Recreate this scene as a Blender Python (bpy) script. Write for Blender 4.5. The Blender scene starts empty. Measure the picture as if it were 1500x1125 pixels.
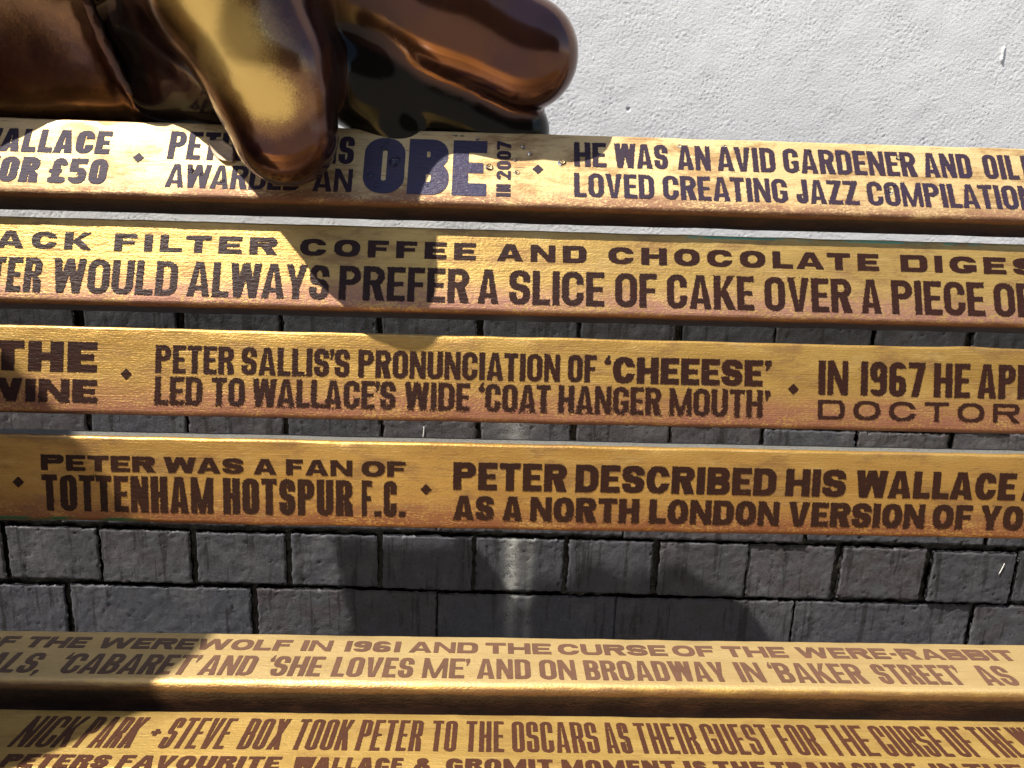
import bpy, bmesh, math, random
import numpy as np
from mathutils import Matrix, Vector

sc = bpy.context.scene
GZ = 0.85                                   # eye height above the paving, metres

# ------------------------------------------------------------------ camera
cam_d = bpy.data.cameras.new('camera')
cam_d.sensor_width = 36.0
cam_d.lens = 36.0 * 1127 / 1500
cam_d.clip_start = 0.01
cam_d.clip_end = 400
cam = bpy.data.objects.new('camera', cam_d)
sc.collection.objects.link(cam)
R = Vector((0.99943098, -0.01879961, 0.02800514))
U = Vector((-0.02265795, 0.24086467, 0.97029420))
F = Vector((0.02498660, 0.97037662, -0.24030165))
cam.matrix_world = Matrix(((R.x, U.x, -F.x, 0), (R.y, U.y, -F.y, 0), (R.z, U.z, -F.z, GZ), (0, 0, 0, 1)))
sc.camera = cam

# ------------------------------------------------------------------ light
SUN = Vector((-2.33, -1.0, 4.4)).normalized()       # towards the sun
el = math.asin(SUN.z)
az = math.atan2(SUN.x, SUN.y)
world = bpy.data.worlds.new('World')
sc.world = world
world.use_nodes = True
wn = world.node_tree
bg = wn.nodes['Background']
sky = wn.nodes.new('ShaderNodeTexSky')
sky.sky_type = 'NISHITA'
sky.sun_disc = False
sky.sun_elevation = el
sky.sun_rotation = az
sky.air_density = 1.0
sky.dust_density = 1.0
sky.ozone_density = 1.5
wn.links.new(sky.outputs[0], bg.inputs[0])
bg.inputs[1].default_value = 0.105
sl = bpy.data.lights.new('sun', 'SUN')
sl.energy = 5.0
sl.angle = math.radians(0.53)
sl.color = (1.0, 0.95, 0.87)
sun = bpy.data.objects.new('sun', sl)
sc.collection.objects.link(sun)
sun.location = (-3, -2, 6)
sun.rotation_euler = SUN.to_track_quat('Z', 'Y').to_euler()
sc.view_settings.view_transform = 'Standard'
sc.view_settings.look = 'None'
sc.view_settings.gamma = 1.0
sc.view_settings.use_curve_mapping = False
sc.view_settings.exposure = 1.05
sc.cycles.max_bounces = 8

# ------------------------------------------------------------------ helpers
rng = np.random.default_rng(7)
random.seed(7)

def link(name, me, mat, parent=None):
    o = bpy.data.objects.new(name, me)
    sc.collection.objects.link(o)
    if mat is not None and not me.materials:
        me.materials.append(mat)
    if parent is not None:
        o.parent = parent
    return o

def thing(name, label, cat, loc=(0, 0, 0), group=None):
    o = bpy.data.objects.new(name, None)
    sc.collection.objects.link(o)
    o.location = loc
    o.empty_display_size = 0.05
    o['label'] = label
    o['category'] = cat
    if group: o['group'] = group
    return o

def tag(o, label, cat, group=None):
    o['label'] = label
    o['category'] = cat
    if group: o['group'] = group
    return o

def mesh(name, verts, faces, smooth=True):
    me = bpy.data.meshes.new(name)
    verts = np.asarray(verts, dtype=np.float32)
    if isinstance(faces, np.ndarray) and faces.ndim == 2:
        n, k = faces.shape
        me.vertices.add(len(verts)); me.vertices.foreach_set('co', verts.ravel())
        me.loops.add(n * k); me.loops.foreach_set('vertex_index', faces.astype(np.int32).ravel())
        me.polygons.add(n)
        me.polygons.foreach_set('loop_start', np.arange(0, n * k, k, dtype=np.int32))
        me.polygons.foreach_set('loop_total', np.full(n, k, dtype=np.int32))
        me.update(calc_edges=True); me.validate()
    else:
        me.from_pydata([tuple(map(float, v)) for v in verts], [], faces)
        me.update()
    me.polygons.foreach_set('use_smooth', np.full(len(me.polygons), smooth))
    return me

def attr(me, name, vals):
    a = me.attributes.new(name, 'FLOAT', 'POINT')
    a.data.foreach_set('value', np.asarray(vals, dtype=np.float32))

def grid_faces(nu, nv, off=0):
    i, j = np.meshgrid(np.arange(nu - 1), np.arange(nv - 1), indexing='ij')
    a = i * nv + j
    return (np.stack([a, a + nv, a + nv + 1, a + 1], -1).reshape(-1, 4) + off)

def fnoise(shape, cell, lo, hi, ay=1.0, seed=0):
    """band-limited noise on a grid; lo/hi feature sizes in metres; ay stretches along axis 0"""
    r = np.random.default_rng(seed)
    n = r.standard_normal(shape)
    fx = np.fft.fftfreq(shape[0], cell)[:, None] * ay
    fy = np.fft.rfftfreq(shape[1], cell)[None, :]
    f = np.sqrt(fx * fx + fy * fy)
    g = np.exp(-(f * lo) ** 2) - np.exp(-(f * hi) ** 2)
    m = np.fft.irfft2(np.fft.rfft2(n) * g, s=shape)
    return m / (m.std() + 1e-9)

def smin(a, b, k):
    h = np.clip(.5 + .5 * (b - a) / k, 0, 1)
    return b + (a - b) * h - k * h * (1 - h)

def surface_net(f, org, cell):
    """closed mesh of f<0 on a regular grid (naive surface nets)"""
    s = f < 0
    nx, ny, nz = f.shape
    c = np.zeros((nx - 1, ny - 1, nz - 1)); 
    P = np.zeros((nx - 1, ny - 1, nz - 1, 3)); C = np.zeros_like(c)
    base = np.stack(np.meshgrid(*[np.arange(n - 1) for n in f.shape], indexing='ij'), -1).astype(float)
    corners = [(0,0,0),(1,0,0),(0,1,0),(1,1,0),(0,0,1),(1,0,1),(0,1,1),(1,1,1)]
    sl_ = lambda o: tuple(slice(o[k], f.shape[k] - 1 + o[k]) for k in range(3))
    for a in corners:
        for ax in range(3):
            if a[ax]: continue
            b = list(a); b[ax] = 1
            fa, fb = f[sl_(a)], f[sl_(b)]
            m = (fa < 0) != (fb < 0)
            t = np.where(m, fa / np.where(m, fa - fb, 1), 0)
            p = np.array(a, float)[None, None, None] + t[..., None] * np.eye(3)[ax]
            P += np.where(m[..., None], p, 0); C += m
    act = C > 0
    idx = -np.ones(act.shape, dtype=np.int64); idx[act] = np.arange(act.sum())
    V = (base[act] + P[act] / C[act][:, None]) * cell + np.array(org)
    Q = []
    for ax in range(3):
        o1, o2 = [(1, 2), (2, 0), (0, 1)][ax]
        A = [slice(1, -1)] * 3; A[ax] = slice(0, -1)
        B = list(A); B[ax] = slice(1, None)
        sa, sb = s[tuple(A)], s[tuple(B)]
        w = np.argwhere(sa != sb)
        if not len(w): continue
        flip = sa[sa != sb]
        w = w + 1; w[:, ax] -= 1
        d1 = np.zeros(3, int); d1[o1] = 1
        d2 = np.zeros(3, int); d2[o2] = 1
        g = lambda q: idx[q[:, 0], q[:, 1], q[:, 2]]
        q = np.stack([g(w - d1 - d2), g(w - d2), g(w), g(w - d1)], -1)
        q[~flip] = q[~flip][:, ::-1]
        Q.append(q)
    return V, np.concatenate(Q)

def relax(V, Q, n=4, k=.5):
    for _ in range(n):
        S = np.zeros_like(V); N = np.zeros(len(V))
        for a, b in ((0, 1), (1, 2), (2, 3), (3, 0)):
            np.add.at(S, Q[:, a], V[Q[:, b]]); np.add.at(S, Q[:, b], V[Q[:, a]])
            np.add.at(N, Q[:, a], 1); np.add.at(N, Q[:, b], 1)
        V = V + k * (S / N[:, None] - V)
    return V

# ------------------------------------------------------------------ material helpers
class Mat:
    def __init__(s, name):
        s.m = bpy.data.materials.new(name); s.m.use_nodes = True
        s.t = s.m.node_tree; s.b = s.t.nodes['Principled BSDF']
        s.co = s.t.nodes.new('ShaderNodeTexCoord').outputs['Object']
    def n(s, typ, **kw):
        q = s.t.nodes.new(typ)
        for k, v in kw.items(): setattr(q, k, v)
        return q
    def put(s, sock, v):
        if isinstance(v, bpy.types.NodeSocket): s.t.links.new(v, sock)
        else: sock.default_value = v
    def math(s, op, a, b=0.0, c=0.0, clamp=False):
        q = s.n('ShaderNodeMath', operation=op, use_clamp=clamp)
        for i, v in enumerate((a, b, c)): s.put(q.inputs[i], v)
        return q.outputs[0]
    def xyz(s):
        q = s.n('ShaderNodeSeparateXYZ'); s.put(q.inputs[0], s.co); return q.outputs
    def scale(s, v, off=(0, 0, 0)):
        q = s.n('ShaderNodeMapping'); s.put(q.inputs[0], s.co)
        q.inputs['Scale'].default_value = v; q.inputs['Location'].default_value = off
        return q.outputs[0]
    def noise(s, v, detail=4, rough=.55, off=(0, 0, 0), dist=0.0):
        q = s.n('ShaderNodeTexNoise'); s.put(q.inputs['Vector'], s.scale(v, off))
        q.inputs['Scale'].default_value = 1; q.inputs['Detail'].default_value = detail
        q.inputs['Roughness'].default_value = rough; q.inputs['Distortion'].default_value = dist
        return q.outputs[0]
    def step(s, v, a, b, smooth=True):
        q = s.n('ShaderNodeMapRange', interpolation_type='SMOOTHSTEP' if smooth else 'LINEAR')
        s.put(q.inputs[0], v); s.put(q.inputs[1], a); s.put(q.inputs[2], b)
        return q.outputs[0]
    def mix(s, f, a, b, blend='MIX'):
        q = s.n('ShaderNodeMix', data_type='RGBA', blend_type=blend)
        col = lambda c: c if isinstance(c, bpy.types.NodeSocket) else (*c, 1) if len(c) == 3 else c
        s.put(q.inputs[0], f); s.put(q.inputs[6], col(a)); s.put(q.inputs[7], col(b))
        return q.outputs[2]
    def lerp(s, f, a, b):
        q = s.n('ShaderNodeMix', data_type='FLOAT')
        s.put(q.inputs[0], f); s.put(q.inputs[2], a); s.put(q.inputs[3], b)
        return q.outputs[0]
    def attr(s, name):
        return s.n('ShaderNodeAttribute', attribute_name=name).outputs['Fac']
    def bump(s, h, dist, strength=1.0, prev=None):
        q = s.n('ShaderNodeBump'); s.put(q.inputs['Height'], h)
        q.inputs['Distance'].default_value = dist; q.inputs['Strength'].default_value = strength
        if prev is not None: s.put(q.inputs['Normal'], prev)
        return q.outputs[0]
    def set(s, **kw):
        for k, v in kw.items():
            k = {'base': 'Base Color', 'rough': 'Roughness', 'metal': 'Metallic', 'normal': 'Normal', 'spec': 'Specular IOR Level',
                 'coat': 'Coat Weight', 'coat_rough': 'Coat Roughness', 'trans': 'Transmission Weight', 'ior': 'IOR', 'coat_normal': 'Coat Normal'}[k]
            if isinstance(v, tuple) and len(v) == 3: v = (*v, 1)
            s.put(s.b.inputs[k], v)
        return s.m

# ------------------------------------------------------------------ materials
W, T = 0.0715, 0.028                          # slat face width and thickness

def gold_mat(name, seed, gold=(.60, .40, .115), gold2=(.52, .33, .085), pat=(.24, .105, .055), pw=.010, pamt=.5, grain=.3,
             metal=.62, green=None, top_grey=False, face_brown=.004, rough=.43, mottle=.8):
    """gold paint over wood: v = height on the face, y = depth behind the face; copper-brown patina worn in along the lower edge"""
    m = Mat(name); o = (seed * 3.1, seed * 1.7, seed * 2.3)
    x, y, z = m.xyz()
    big = m.noise((9, 40, 40), 4, .6, o)
    mid = m.noise((30, 90, 90), 5, .65, o)
    fine = m.noise((350, 700, 700), 3, .7, o)
    streak = m.noise((28, 300, 900), 4, .65, o)
    c = m.mix(m.step(big, .35, .68), gold, gold2)
    c = m.mix(m.math('MULTIPLY', m.step(mid, .52, .75), .35), c, (.70, .50, .20))
    mott = m.noise((22, 34, 60), 6, .7, (o[1], o[2], o[0]))
    c = m.mix(m.math('MULTIPLY', m.step(mott, .47, .66), mottle), c, (.27, .145, .050))
    scr = m.noise((9, 700, 1500), 3, .6, (o[2], o[0], o[1]))
    c = m.mix(m.math('MULTIPLY', m.step(scr, .63, .70), .35), c, (.16, .08, .03))
    c = m.mix(m.math('MULTIPLY', m.step(scr, .36, .30), .30), c, (.78, .60, .30))
    c = m.mix(m.math('MULTIPLY', m.step(streak, .60, .70), grain), c, (.10, .045, .02))
    if face_brown > .005:                    # richer gold over the rounded nose of a seat slat
        c = m.mix(m.step(y, .0004, .0025), c, (.50, .30, .065))
    # patina along the lower edge and in drifting patches
    edge = m.math('ADD', z, W / 2)
    wob = m.math('MULTIPLY', m.math('SUBTRACT', big, .5), .030)
    wob2 = m.math('MULTIPLY', m.math('SUBTRACT', mid, .5), .016)
    e = m.math('ADD', m.math('ADD', edge, wob), wob2)
    p1 = m.math('SUBTRACT', 1.0, m.step(e, pw * .2, pw * 1.7))
    p2 = m.math('MULTIPLY', m.step(m.math('ADD', m.math('MULTIPLY', mid, .6), m.math('MULTIPLY', big, .4)), .50, .66), m.math('SUBTRACT', 1.0, m.step(edge, .012, .055)))
    p = m.math('MAXIMUM', m.math('MULTIPLY', p1, min(1, pamt * 1.5)), m.math('MULTIPLY', p2, pamt))
    speck = m.step(m.math('ADD', fine, m.math('MULTIPLY', m.math('SUBTRACT', mid, .5), .5)), .52, .60)
    p = m.math('MULTIPLY', p, m.math('SUBTRACT', 1.0, m.math('MULTIPLY', speck, .75)))
    c = m.mix(p, c, pat)
    # dark brown base paint on the narrow sides, wandering over the arris
    yy = m.math('ADD', y, m.math('MULTIPLY', m.math('SUBTRACT', mid, .5), .006))
    low = m.step(z, -W / 2 + .001, -W / 2 + .006)
    up_ = m.math('SUBTRACT', 1.0, m.step(z, W / 2 - .003, W / 2 - .0005))
    side = m.step(m.math('ADD', yy, m.math('MULTIPLY', m.math('SUBTRACT', fine, .5), .004)), face_brown, face_brown + .003)
    low_edge = m.math('MULTIPLY', m.math('SUBTRACT', 1.0, m.step(m.math('ADD', edge, m.math('MULTIPLY', m.math('SUBTRACT', mid, .5), .006)), .0005, .004)), .8)
    c = m.mix(low_edge, c, (.11, .038, .015))
    c = m.mix(side, c, m.mix(m.step(mid, .4, .7), (.020, .0095, .0055), (.048, .020, .010)))
    if top_grey:                             # bare primer on the narrow upper edge
        c = m.mix(m.math('MULTIPLY', side, m.step(z, W / 2 - .004, W / 2 - .002)), c, m.mix(m.step(fine, .5, .68), (.175, .170, .150), (.05, .042, .034)))
    met = m.lerp(side, m.lerp(p, metal, metal * .8), 0.0)
    if green:                                # verdigris run (x0, x1, z0, z1)
        gx = m.math('MULTIPLY', m.step(x, green[0], green[0] + .03), m.math('SUBTRACT', 1.0, m.step(x, green[1] - .03, green[1])))
        gz = m.math('MULTIPLY', m.step(z, green[2], green[2] + .0015), m.math('SUBTRACT', 1.0, m.step(z, green[3] - .0015, green[3])))
        g = m.math('MULTIPLY', m.math('MULTIPLY', gx, gz), m.step(m.math('ADD', mid, m.math('MULTIPLY', big, .6)), .70, .84))
        c = m.mix(g, c, green[4]); met = m.lerp(g, met, 0.0)
    r = m.lerp(p, m.lerp(fine, rough - .06, rough + .08), rough + .12)
    r = m.math('ADD', r, m.math('MULTIPLY', m.math('SUBTRACT', mott, .5), .35))
    r = m.lerp(side, r, .30)
    lumps = m.noise((380, 700, 700), 3, .6, o)
    nrm = m.bump(m.math('ADD', m.math('MULTIPLY', lumps, .8), m.math('MULTIPLY', streak, .7)), .0011, .5)
    nrm = m.bump(p, .0004, .3, nrm)
    return m.set(base=c, rough=r, metal=met, normal=nrm, coat=.12, coat_rough=.12)

def letter_mat(name, seed, base=(.026, .0088, .0048), alt=(.022, .008, .0052), rough=.40, spec=.20):
    m = Mat(name); o = (seed * 2.1, seed * .7, seed * 1.3)
    big = m.noise((18, 60, 60), 4, .6, o)
    wr = m.noise((150, 400, 620), 4, .6, o)
    fine = m.noise((400, 900, 900), 3, .7, o)
    c = m.mix(m.step(big, .4, .65), base, alt)
    c = m.mix(m.math('MULTIPLY', m.step(fine, .66, .74), .5), c, (.22, .14, .06))
    nrm = m.bump(m.math('ADD', wr, m.math('MULTIPLY', fine, .3)), .0012, .5)
    return m.set(base=c, rough=m.lerp(big, rough - .06, rough + .10), metal=0.0, normal=nrm, spec=spec)

M_letter = letter_mat('lettering_paint', 1)
M_letter_pale = letter_mat('lettering_paint_pale', 3, (.110, .056, .034), (.095, .048, .029), .34, .4)  # lighter brown letters for the rear seat slat
M_letter_seat = letter_mat('lettering_paint_seat', 4, (.058, .022, .012), (.050, .019, .011), .34, .3)
M_letter_blue = letter_mat('lettering_paint_blue', 5, (.033, .024, .050), (.028, .022, .056), .34, .3)
M_letter_dark = letter_mat('lettering_paint_dark', 2, (.030, .017, .027), (.026, .016, .032), .60, .2)

def bronze_mat():
    m = Mat('bronze_patina')
    w = m.attr('wear')  # polish on the hand; on the sleeve, painted highlight bands
    big = m.noise((14, 14, 14), 5, .6)
    mid = m.noise((60, 60, 60), 6, .7, (3, 1, 2))
    fine = m.noise((900, 900, 900), 3, .75)
    f = m.math('ADD', w, m.math('ADD', m.math('MULTIPLY', m.math('SUBTRACT', mid, .5), .34), m.math('MULTIPLY', m.math('SUBTRACT', fine, .5), .5)))
    c = m.mix(m.step(big, .4, .62), (.105, .042, .022), (.075, .031, .029))
    c = m.mix(m.step(f, .25, .55), c, (.27, .135, .058))
    c = m.mix(m.step(f, .52, .85), c, (.84, .57, .17))
    c = m.mix(m.math('MULTIPLY', m.step(mid, .66, .72), .25), c, (.16, .22, .19))
    c = m.mix(m.attr('painted_shade'), c, (.004, .004, .0035))  # near-black colour stands in for shade in the hand's hollows and cuff
    nrm = m.bump(m.math('ADD', mid, m.math('MULTIPLY', fine, .25)), .0010, .16)
    r = m.math('ADD', m.lerp(m.attr('painted_shade'), m.lerp(m.step(f, .3, .8), .16, .23), .09), m.math('MULTIPLY', m.math('SUBTRACT', fine, .5), .08))
    return m.set(base=c, rough=r, metal=m.lerp(m.attr('painted_shade'), .88, .1), normal=nrm, coat=m.lerp(m.attr('painted_shade'), .35, .0), coat_rough=.10, spec=m.lerp(m.attr('painted_shade'), .5, .16))

def brick_mat():
    m = Mat('blue_black_brick')
    tone = m.attr('tone'); joint = m.attr('joint'); stain = m.attr('stain')
    mid = m.noise((40, 40, 40), 6, .65)
    drip = m.noise((105, 105, 8), 4, .62, (5, 0, 2))
    fine = m.noise((500, 500, 500), 4, .7)
    c = m.mix(tone, (.060, .062, .074), (.072, .062, .066))
    c = m.mix(m.step(mid, .35, .7), c, (.084, .086, .095))
    c = m.mix(m.math('MULTIPLY', m.step(drip, .54, .62), .75), c, (.022, .020, .021))
    grit = m.noise((240, 240, 240), 5, .75, (7, 3, 1))
    patch = m.noise((16, 16, 16), 5, .65, (2, 9, 4))
    c = m.mix(m.math('MULTIPLY', m.step(patch, .50, .70), .5), c, (.15, .145, .15))
    c = m.mix(m.math('MULTIPLY', m.step(grit, .57, .66), .7), c, (.020, .019, .020))
    c = m.mix(m.math('MULTIPLY', m.step(grit, .40, .33), .45), c, (.19, .185, .185))
    c = m.mix(m.math('MULTIPLY', m.step(fine, .58, .68), .55), c, (.022, .021, .022))
    c = m.mix(m.math('MULTIPLY', m.step(fine, .36, .29), .75), c, (.30, .29, .28))
    c = m.mix(m.math('MULTIPLY', m.math('MULTIPLY', stain, m.step(m.math('ADD', fine, m.math('MULTIPLY', mid, .9)), .72, 1.0)), .8), c, (.50, .50, .46))
    c = m.mix(m.math('MULTIPLY', m.attr('brick_dark'), .55), c, (.012, .014, .013))  # top course darkest, other bricks slightly darker at random
    c = m.mix(joint, c, m.mix(m.step(fine, .5, .62), (.022, .020, .016), (.10, .092, .066)))
    nrm = m.bump(m.math('ADD', m.math('MULTIPLY', grit, .5), m.math('MULTIPLY', fine, .5)), .0016, .6)
    return m.set(base=c, rough=m.lerp(mid, .34, .58), normal=nrm, spec=.3)

def stucco_mat():
    m = Mat('white_render')
    big = m.noise((7, 7, 7), 5, .6)
    mid = m.noise((60, 60, 60), 5, .7)
    fine = m.noise((700, 700, 700), 3, .65)
    c = m.mix(m.step(big, .35, .7), (.74, .745, .735), (.685, .69, .682))
    c = m.mix(m.math('MULTIPLY', m.step(mid, .60, .72), .35), c, (.77, .755, .71))
    nrm = m.bump(fine, .0008, .4)
    return m.set(base=c, rough=.82, normal=nrm, spec=.25)

def paving_mat():
    m = Mat('paving')
    br = m.n('ShaderNodeTexBrick'); m.put(br.inputs['Vector'], m.co)
    br.inputs['Scale'].default_value = 2.0
    br.inputs['Color1'].default_value = (.20, .18, .155, 1); br.inputs['Color2'].default_value = (.25, .225, .19, 1)
    br.inputs['Mortar'].default_value = (.09, .08, .07, 1); br.inputs['Mortar Size'].default_value = .012
    fine = m.noise((30, 30, 30), 6, .7)
    c = m.mix(m.step(fine, .4, .7), br.outputs[0], (.15, .135, .115))
    return m.set(base=c, rough=.85, normal=m.bump(fine, .004, .5))

M_bronze, M_brick, M_stucco, M_paving = bronze_mat(), brick_mat(), stucco_mat(), paving_mat()
def plain(name, base, rough, **kw):
    m = Mat(name); n_ = m.noise((120, 120, 120), 4, .6)
    d = tuple(v * .7 for v in base)
    return m.set(base=m.mix(n_, base, d), rough=rough, normal=m.bump(n_, .0006, .3), **kw)
M_iron = plain('dark_iron', (.03, .028, .027), .45, metal=.6)

# ------------------------------------------------------------------ ground
g = mesh('ground', [(-60, -90, 0), (60, -90, 0), (60, .90, 0), (-60, .90, 0)], [(0, 1, 2, 3)], False)
go = link('ground', g, M_paving); go['kind'] = 'structure'

# ------------------------------------------------------------------ wall: white render above a dark brick base
WY = 0.861                                   # face of the wall, metres from the eye
TILT = 0.0092                                # the bench stands on a slight fall along the wall
wall = thing('wall', 'white roughcast wall on a blue-black brick base behind the bench', 'wall', (0, WY, 0))
PLZ = GZ - 0.1030                            # top of the brick base

def make_bricks():
    V, Fc, tone, joint, stain, brick_dark = [], [], [], [], [], []
    off = 0
    P = 0.1125
    r = np.random.default_rng(3)
    top_z = GZ - 0.4043 + .300
    k = 1
    z1 = top_z
    while z1 > 0.02:
        z0 = z1 - .075
        header = (k % 2 == 1)
        phase = {True: -.4713 if k < 5 else -.5851, False: -.5851 + .6 * P}[header]
        pitch = P if header else 2 * P
        for i in range(-14, 16) if header else range(-8, 9):
            xa = phase + i * pitch + .0026; xb = xa + pitch - .0052
            if xb < -1.2 or xa > 1.3: continue
            za, zb = z0 + .0028, z1 - .0026
            near = -.75 < (xa + xb) / 2 < .95 and z0 > GZ - .62
            cell = .0022 if near else .012
            jx = r.normal(0, .0011, 2); jz = r.normal(0, .0008, 2); dy = r.normal(0, .0009)
            tx, tz = r.normal(0, .006), r.normal(0, .010)
            nu, nv = max(6, int((xb - xa) / cell)), max(5, int((zb - za) / cell))
            u, v = np.meshgrid(np.linspace(-1, 1, nu), np.linspace(-1, 1, nv), indexing='ij')
            # denser towards the arrises
            u = np.sign(u) * (1 - (1 - np.abs(u)) ** 1.25); v = np.sign(v) * (1 - (1 - np.abs(v)) ** 1.25)
            hw, hh = (xb - xa) / 2, (zb - za) / 2
            sd = int(r.integers(1e9))
            n1 = fnoise((nu, nv), cell, .004, .02, seed=sd); n2 = fnoise((nu, nv), cell, .0015, .006, seed=sd + 1)
            n3 = fnoise((nu, nv), cell, .012, .06, seed=sd + 2)
            # distance to the edge, with chipped arrises
            d = np.minimum((1 - np.abs(u)) * hw, (1 - np.abs(v)) * hh)
            rad = .0018 + .0005 * np.clip(n3, -1, 2) + .006 * np.clip(n1 - 1.7, 0, 2)
            q = np.clip(1 - d / rad, 0, 1)
            rnd = rad * (1 - np.sqrt(np.clip(1 - q * q, 0, 1)))
            pit = np.clip(n2 - 1.7, 0, 2) * .0012 + np.clip(n1 - 1.7, 0, 1.5) * .0012
            y = dy + rnd + pit - .00006 * n1 - .00016 * n3 - .00010 * n2 + tx * u * hw + tz * v * hh
            wob = .0005 * fnoise((nu, nv), cell, .008, .05, seed=sd + 3)
            edge = (np.maximum(np.abs(u), np.abs(v)) > .93)
            x = (xa + xb) / 2 + u * hw + jx[0] + jx[1] * u + wob * (np.abs(u) > .6)
            z = (za + zb) / 2 + v * hh + jz[0] + jz[1] * v + wob * (np.abs(v) > .6)
            V.append(np.stack([x, y, z], -1).reshape(-1, 3)); Fc.append(grid_faces(nu, nv, off))
            cnt = nu * nv
            brick_dark.append(np.full(cnt, r.uniform(.8, 1.1) if k == 1 else r.uniform(0, .25))); tone.append(np.full(cnt, np.clip(r.normal(.5, .4), 0, 1))); joint.append(np.zeros(cnt))
            zz = z.reshape(-1); xx = x.reshape(-1)
            stain.append(np.exp(-((xx - .025) / .0085) ** 2) * (zz > GZ - .56) * np.clip((GZ - .40 - zz) / .01, 0, 1) * np.clip((zz - GZ + .56) / .09, 0, 1)
                         + .55 * np.exp(-((xx - .023) / .016) ** 2) * (zz > GZ - .29) * (zz < GZ - .20)
                         + .35 * np.exp(-((xx - .046) / .005) ** 2) * (zz > GZ - .56) * (zz < GZ - .40))
            off += cnt
            # returning sides, down into the joint
            idx = np.arange(cnt).reshape(nu, nv)
            ring = np.concatenate([idx[:, 0], idx[-1, 1:], idx[-2::-1, -1], idx[0, -2:0:-1]])
            top = V[-1][ring]; low = top.copy(); low[:, 1] = .016
            V.append(low); n_ = len(ring)
            a = ring + off - cnt; b = off + np.arange(n_)
            Fc.append(np.stack([a, b, np.roll(b, -1), np.roll(a, -1)], -1)[:, ::-1]); off += n_
            brick_dark.append(np.full(n_, .3)); tone.append(np.full(n_, .5)); joint.append(np.full(n_, .5)); stain.append(np.zeros(n_))
        z1 = z0; k += 1
    # mortar bed: one rough sheet set back behind the brick faces
    nu, nv = 420, 140
    X, Z = np.meshgrid(np.linspace(-1.25, 1.35, nu), np.linspace(0, top_z - .001, nv), indexing='ij')
    Y = .0085 + .0012 * fnoise((nu, nv), .006, .008, .04, seed=11) + .0022 * np.clip(fnoise((nu, nv), .006, .03, .2, seed=12), -1, 1)
    V.append(np.stack([X, Y, Z], -1).reshape(-1, 3)); Fc.append(grid_faces(nu, nv, off))
    brick_dark.append(np.zeros(nu * nv)); tone.append(np.full(nu * nv, .5)); joint.append(np.ones(nu * nv)); stain.append(np.zeros(nu * nv))
    me = mesh('brick_base', np.concatenate(V), np.concatenate(Fc))
    attr(me, 'brick_dark', np.concatenate(brick_dark)); attr(me, 'tone', np.concatenate(tone)); attr(me, 'joint', np.concatenate(joint)); attr(me, 'stain', np.concatenate(stain))
    return me
bb = link('brick_base', make_bricks(), M_brick, wall)
bb['label'] = 'blue-black brick base with dark open joints and drip streaks'
bb.rotation_euler = (0, TILT, 0)
bb.location = (0, 0, 0)

def make_render_coat():
    cell = .0014
    xs = np.arange(-.80, .98, cell); zs = np.arange(PLZ - .004, GZ + .50, cell)
    sh = (len(xs), len(zs))
    X, Z = np.meshgrid(xs, zs, indexing='ij')
    a = fnoise(sh, cell, .0020, .0055, seed=21); b = fnoise(sh, cell, .005, .016, seed=22)
    c = fnoise(sh, cell, .03, .15, seed=23); e = fnoise(sh, cell, .0016, .004, seed=24)
    dens = np.clip(.75 + .35 * fnoise(sh, cell, .05, .25, seed=25), .25, 1.3)
    Y = -(.00009 * np.clip(a, -1.4, 2.5) * dens + .00003 * b * dens + .00007 * c + .00009 * e)
    # a run of thick paint and a pin hole
    d = np.hypot((X - .5179) / .0009, np.clip(np.abs(Z - GZ - .161) - .006, 0, 1) / .0012)
    Y -= .0022 * np.exp(-d * d)
    d = np.hypot(X - .128, Z - GZ - .091) / .0011
    Y += .003 * np.exp(-d * d)
    V = [np.stack([X, Y - .004, Z], -1).reshape(-1, 3)]; Fc = [grid_faces(*sh)]
    # the coat further along the wall, coarser
    def sheet(x0, x1, z0, z1, c_, off, seed):
        xs = np.arange(x0, x1 + 1e-6, c_); zs = np.arange(z0, z1 + 1e-6, c_)
        X, Z = np.meshgrid(xs, zs, indexing='ij')
        Y = -.004 - .0012 * fnoise(X.shape, c_, .012, .05, seed=seed)
        return np.stack([X, Y, Z], -1).reshape(-1, 3), grid_faces(*X.shape, off)
    off = len(V[0])
    for i, (x0, x1, z0, z1) in enumerate([(-3.0, -.80, PLZ - .004, 2.7), (.978, 3.2, PLZ - .004, 2.7), (-.80, .98, GZ + .498, 2.7)]):
        v, f_ = sheet(x0, x1, z0, z1, .02, off, 30 + i); off += len(v); V.append(v); Fc.append(f_)
    n0 = off                                  # drip edge under the coat
    V.append(np.array([(-3, -.004, PLZ - .004), (3.2, -.004, PLZ - .004), (3.2, .02, PLZ - .004), (-3, .02, PLZ - .004)]))
    Fc.append(np.array([[n0, n0 + 3, n0 + 2, n0 + 1]]))
    return mesh('white_render', np.concatenate(V), np.concatenate(Fc))
wr_ = link('white_render', make_render_coat(), M_stucco, wall)
wr_['label'] = 'white painted roughcast render'
wr_.rotation_euler = (0, TILT, 0)

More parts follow.
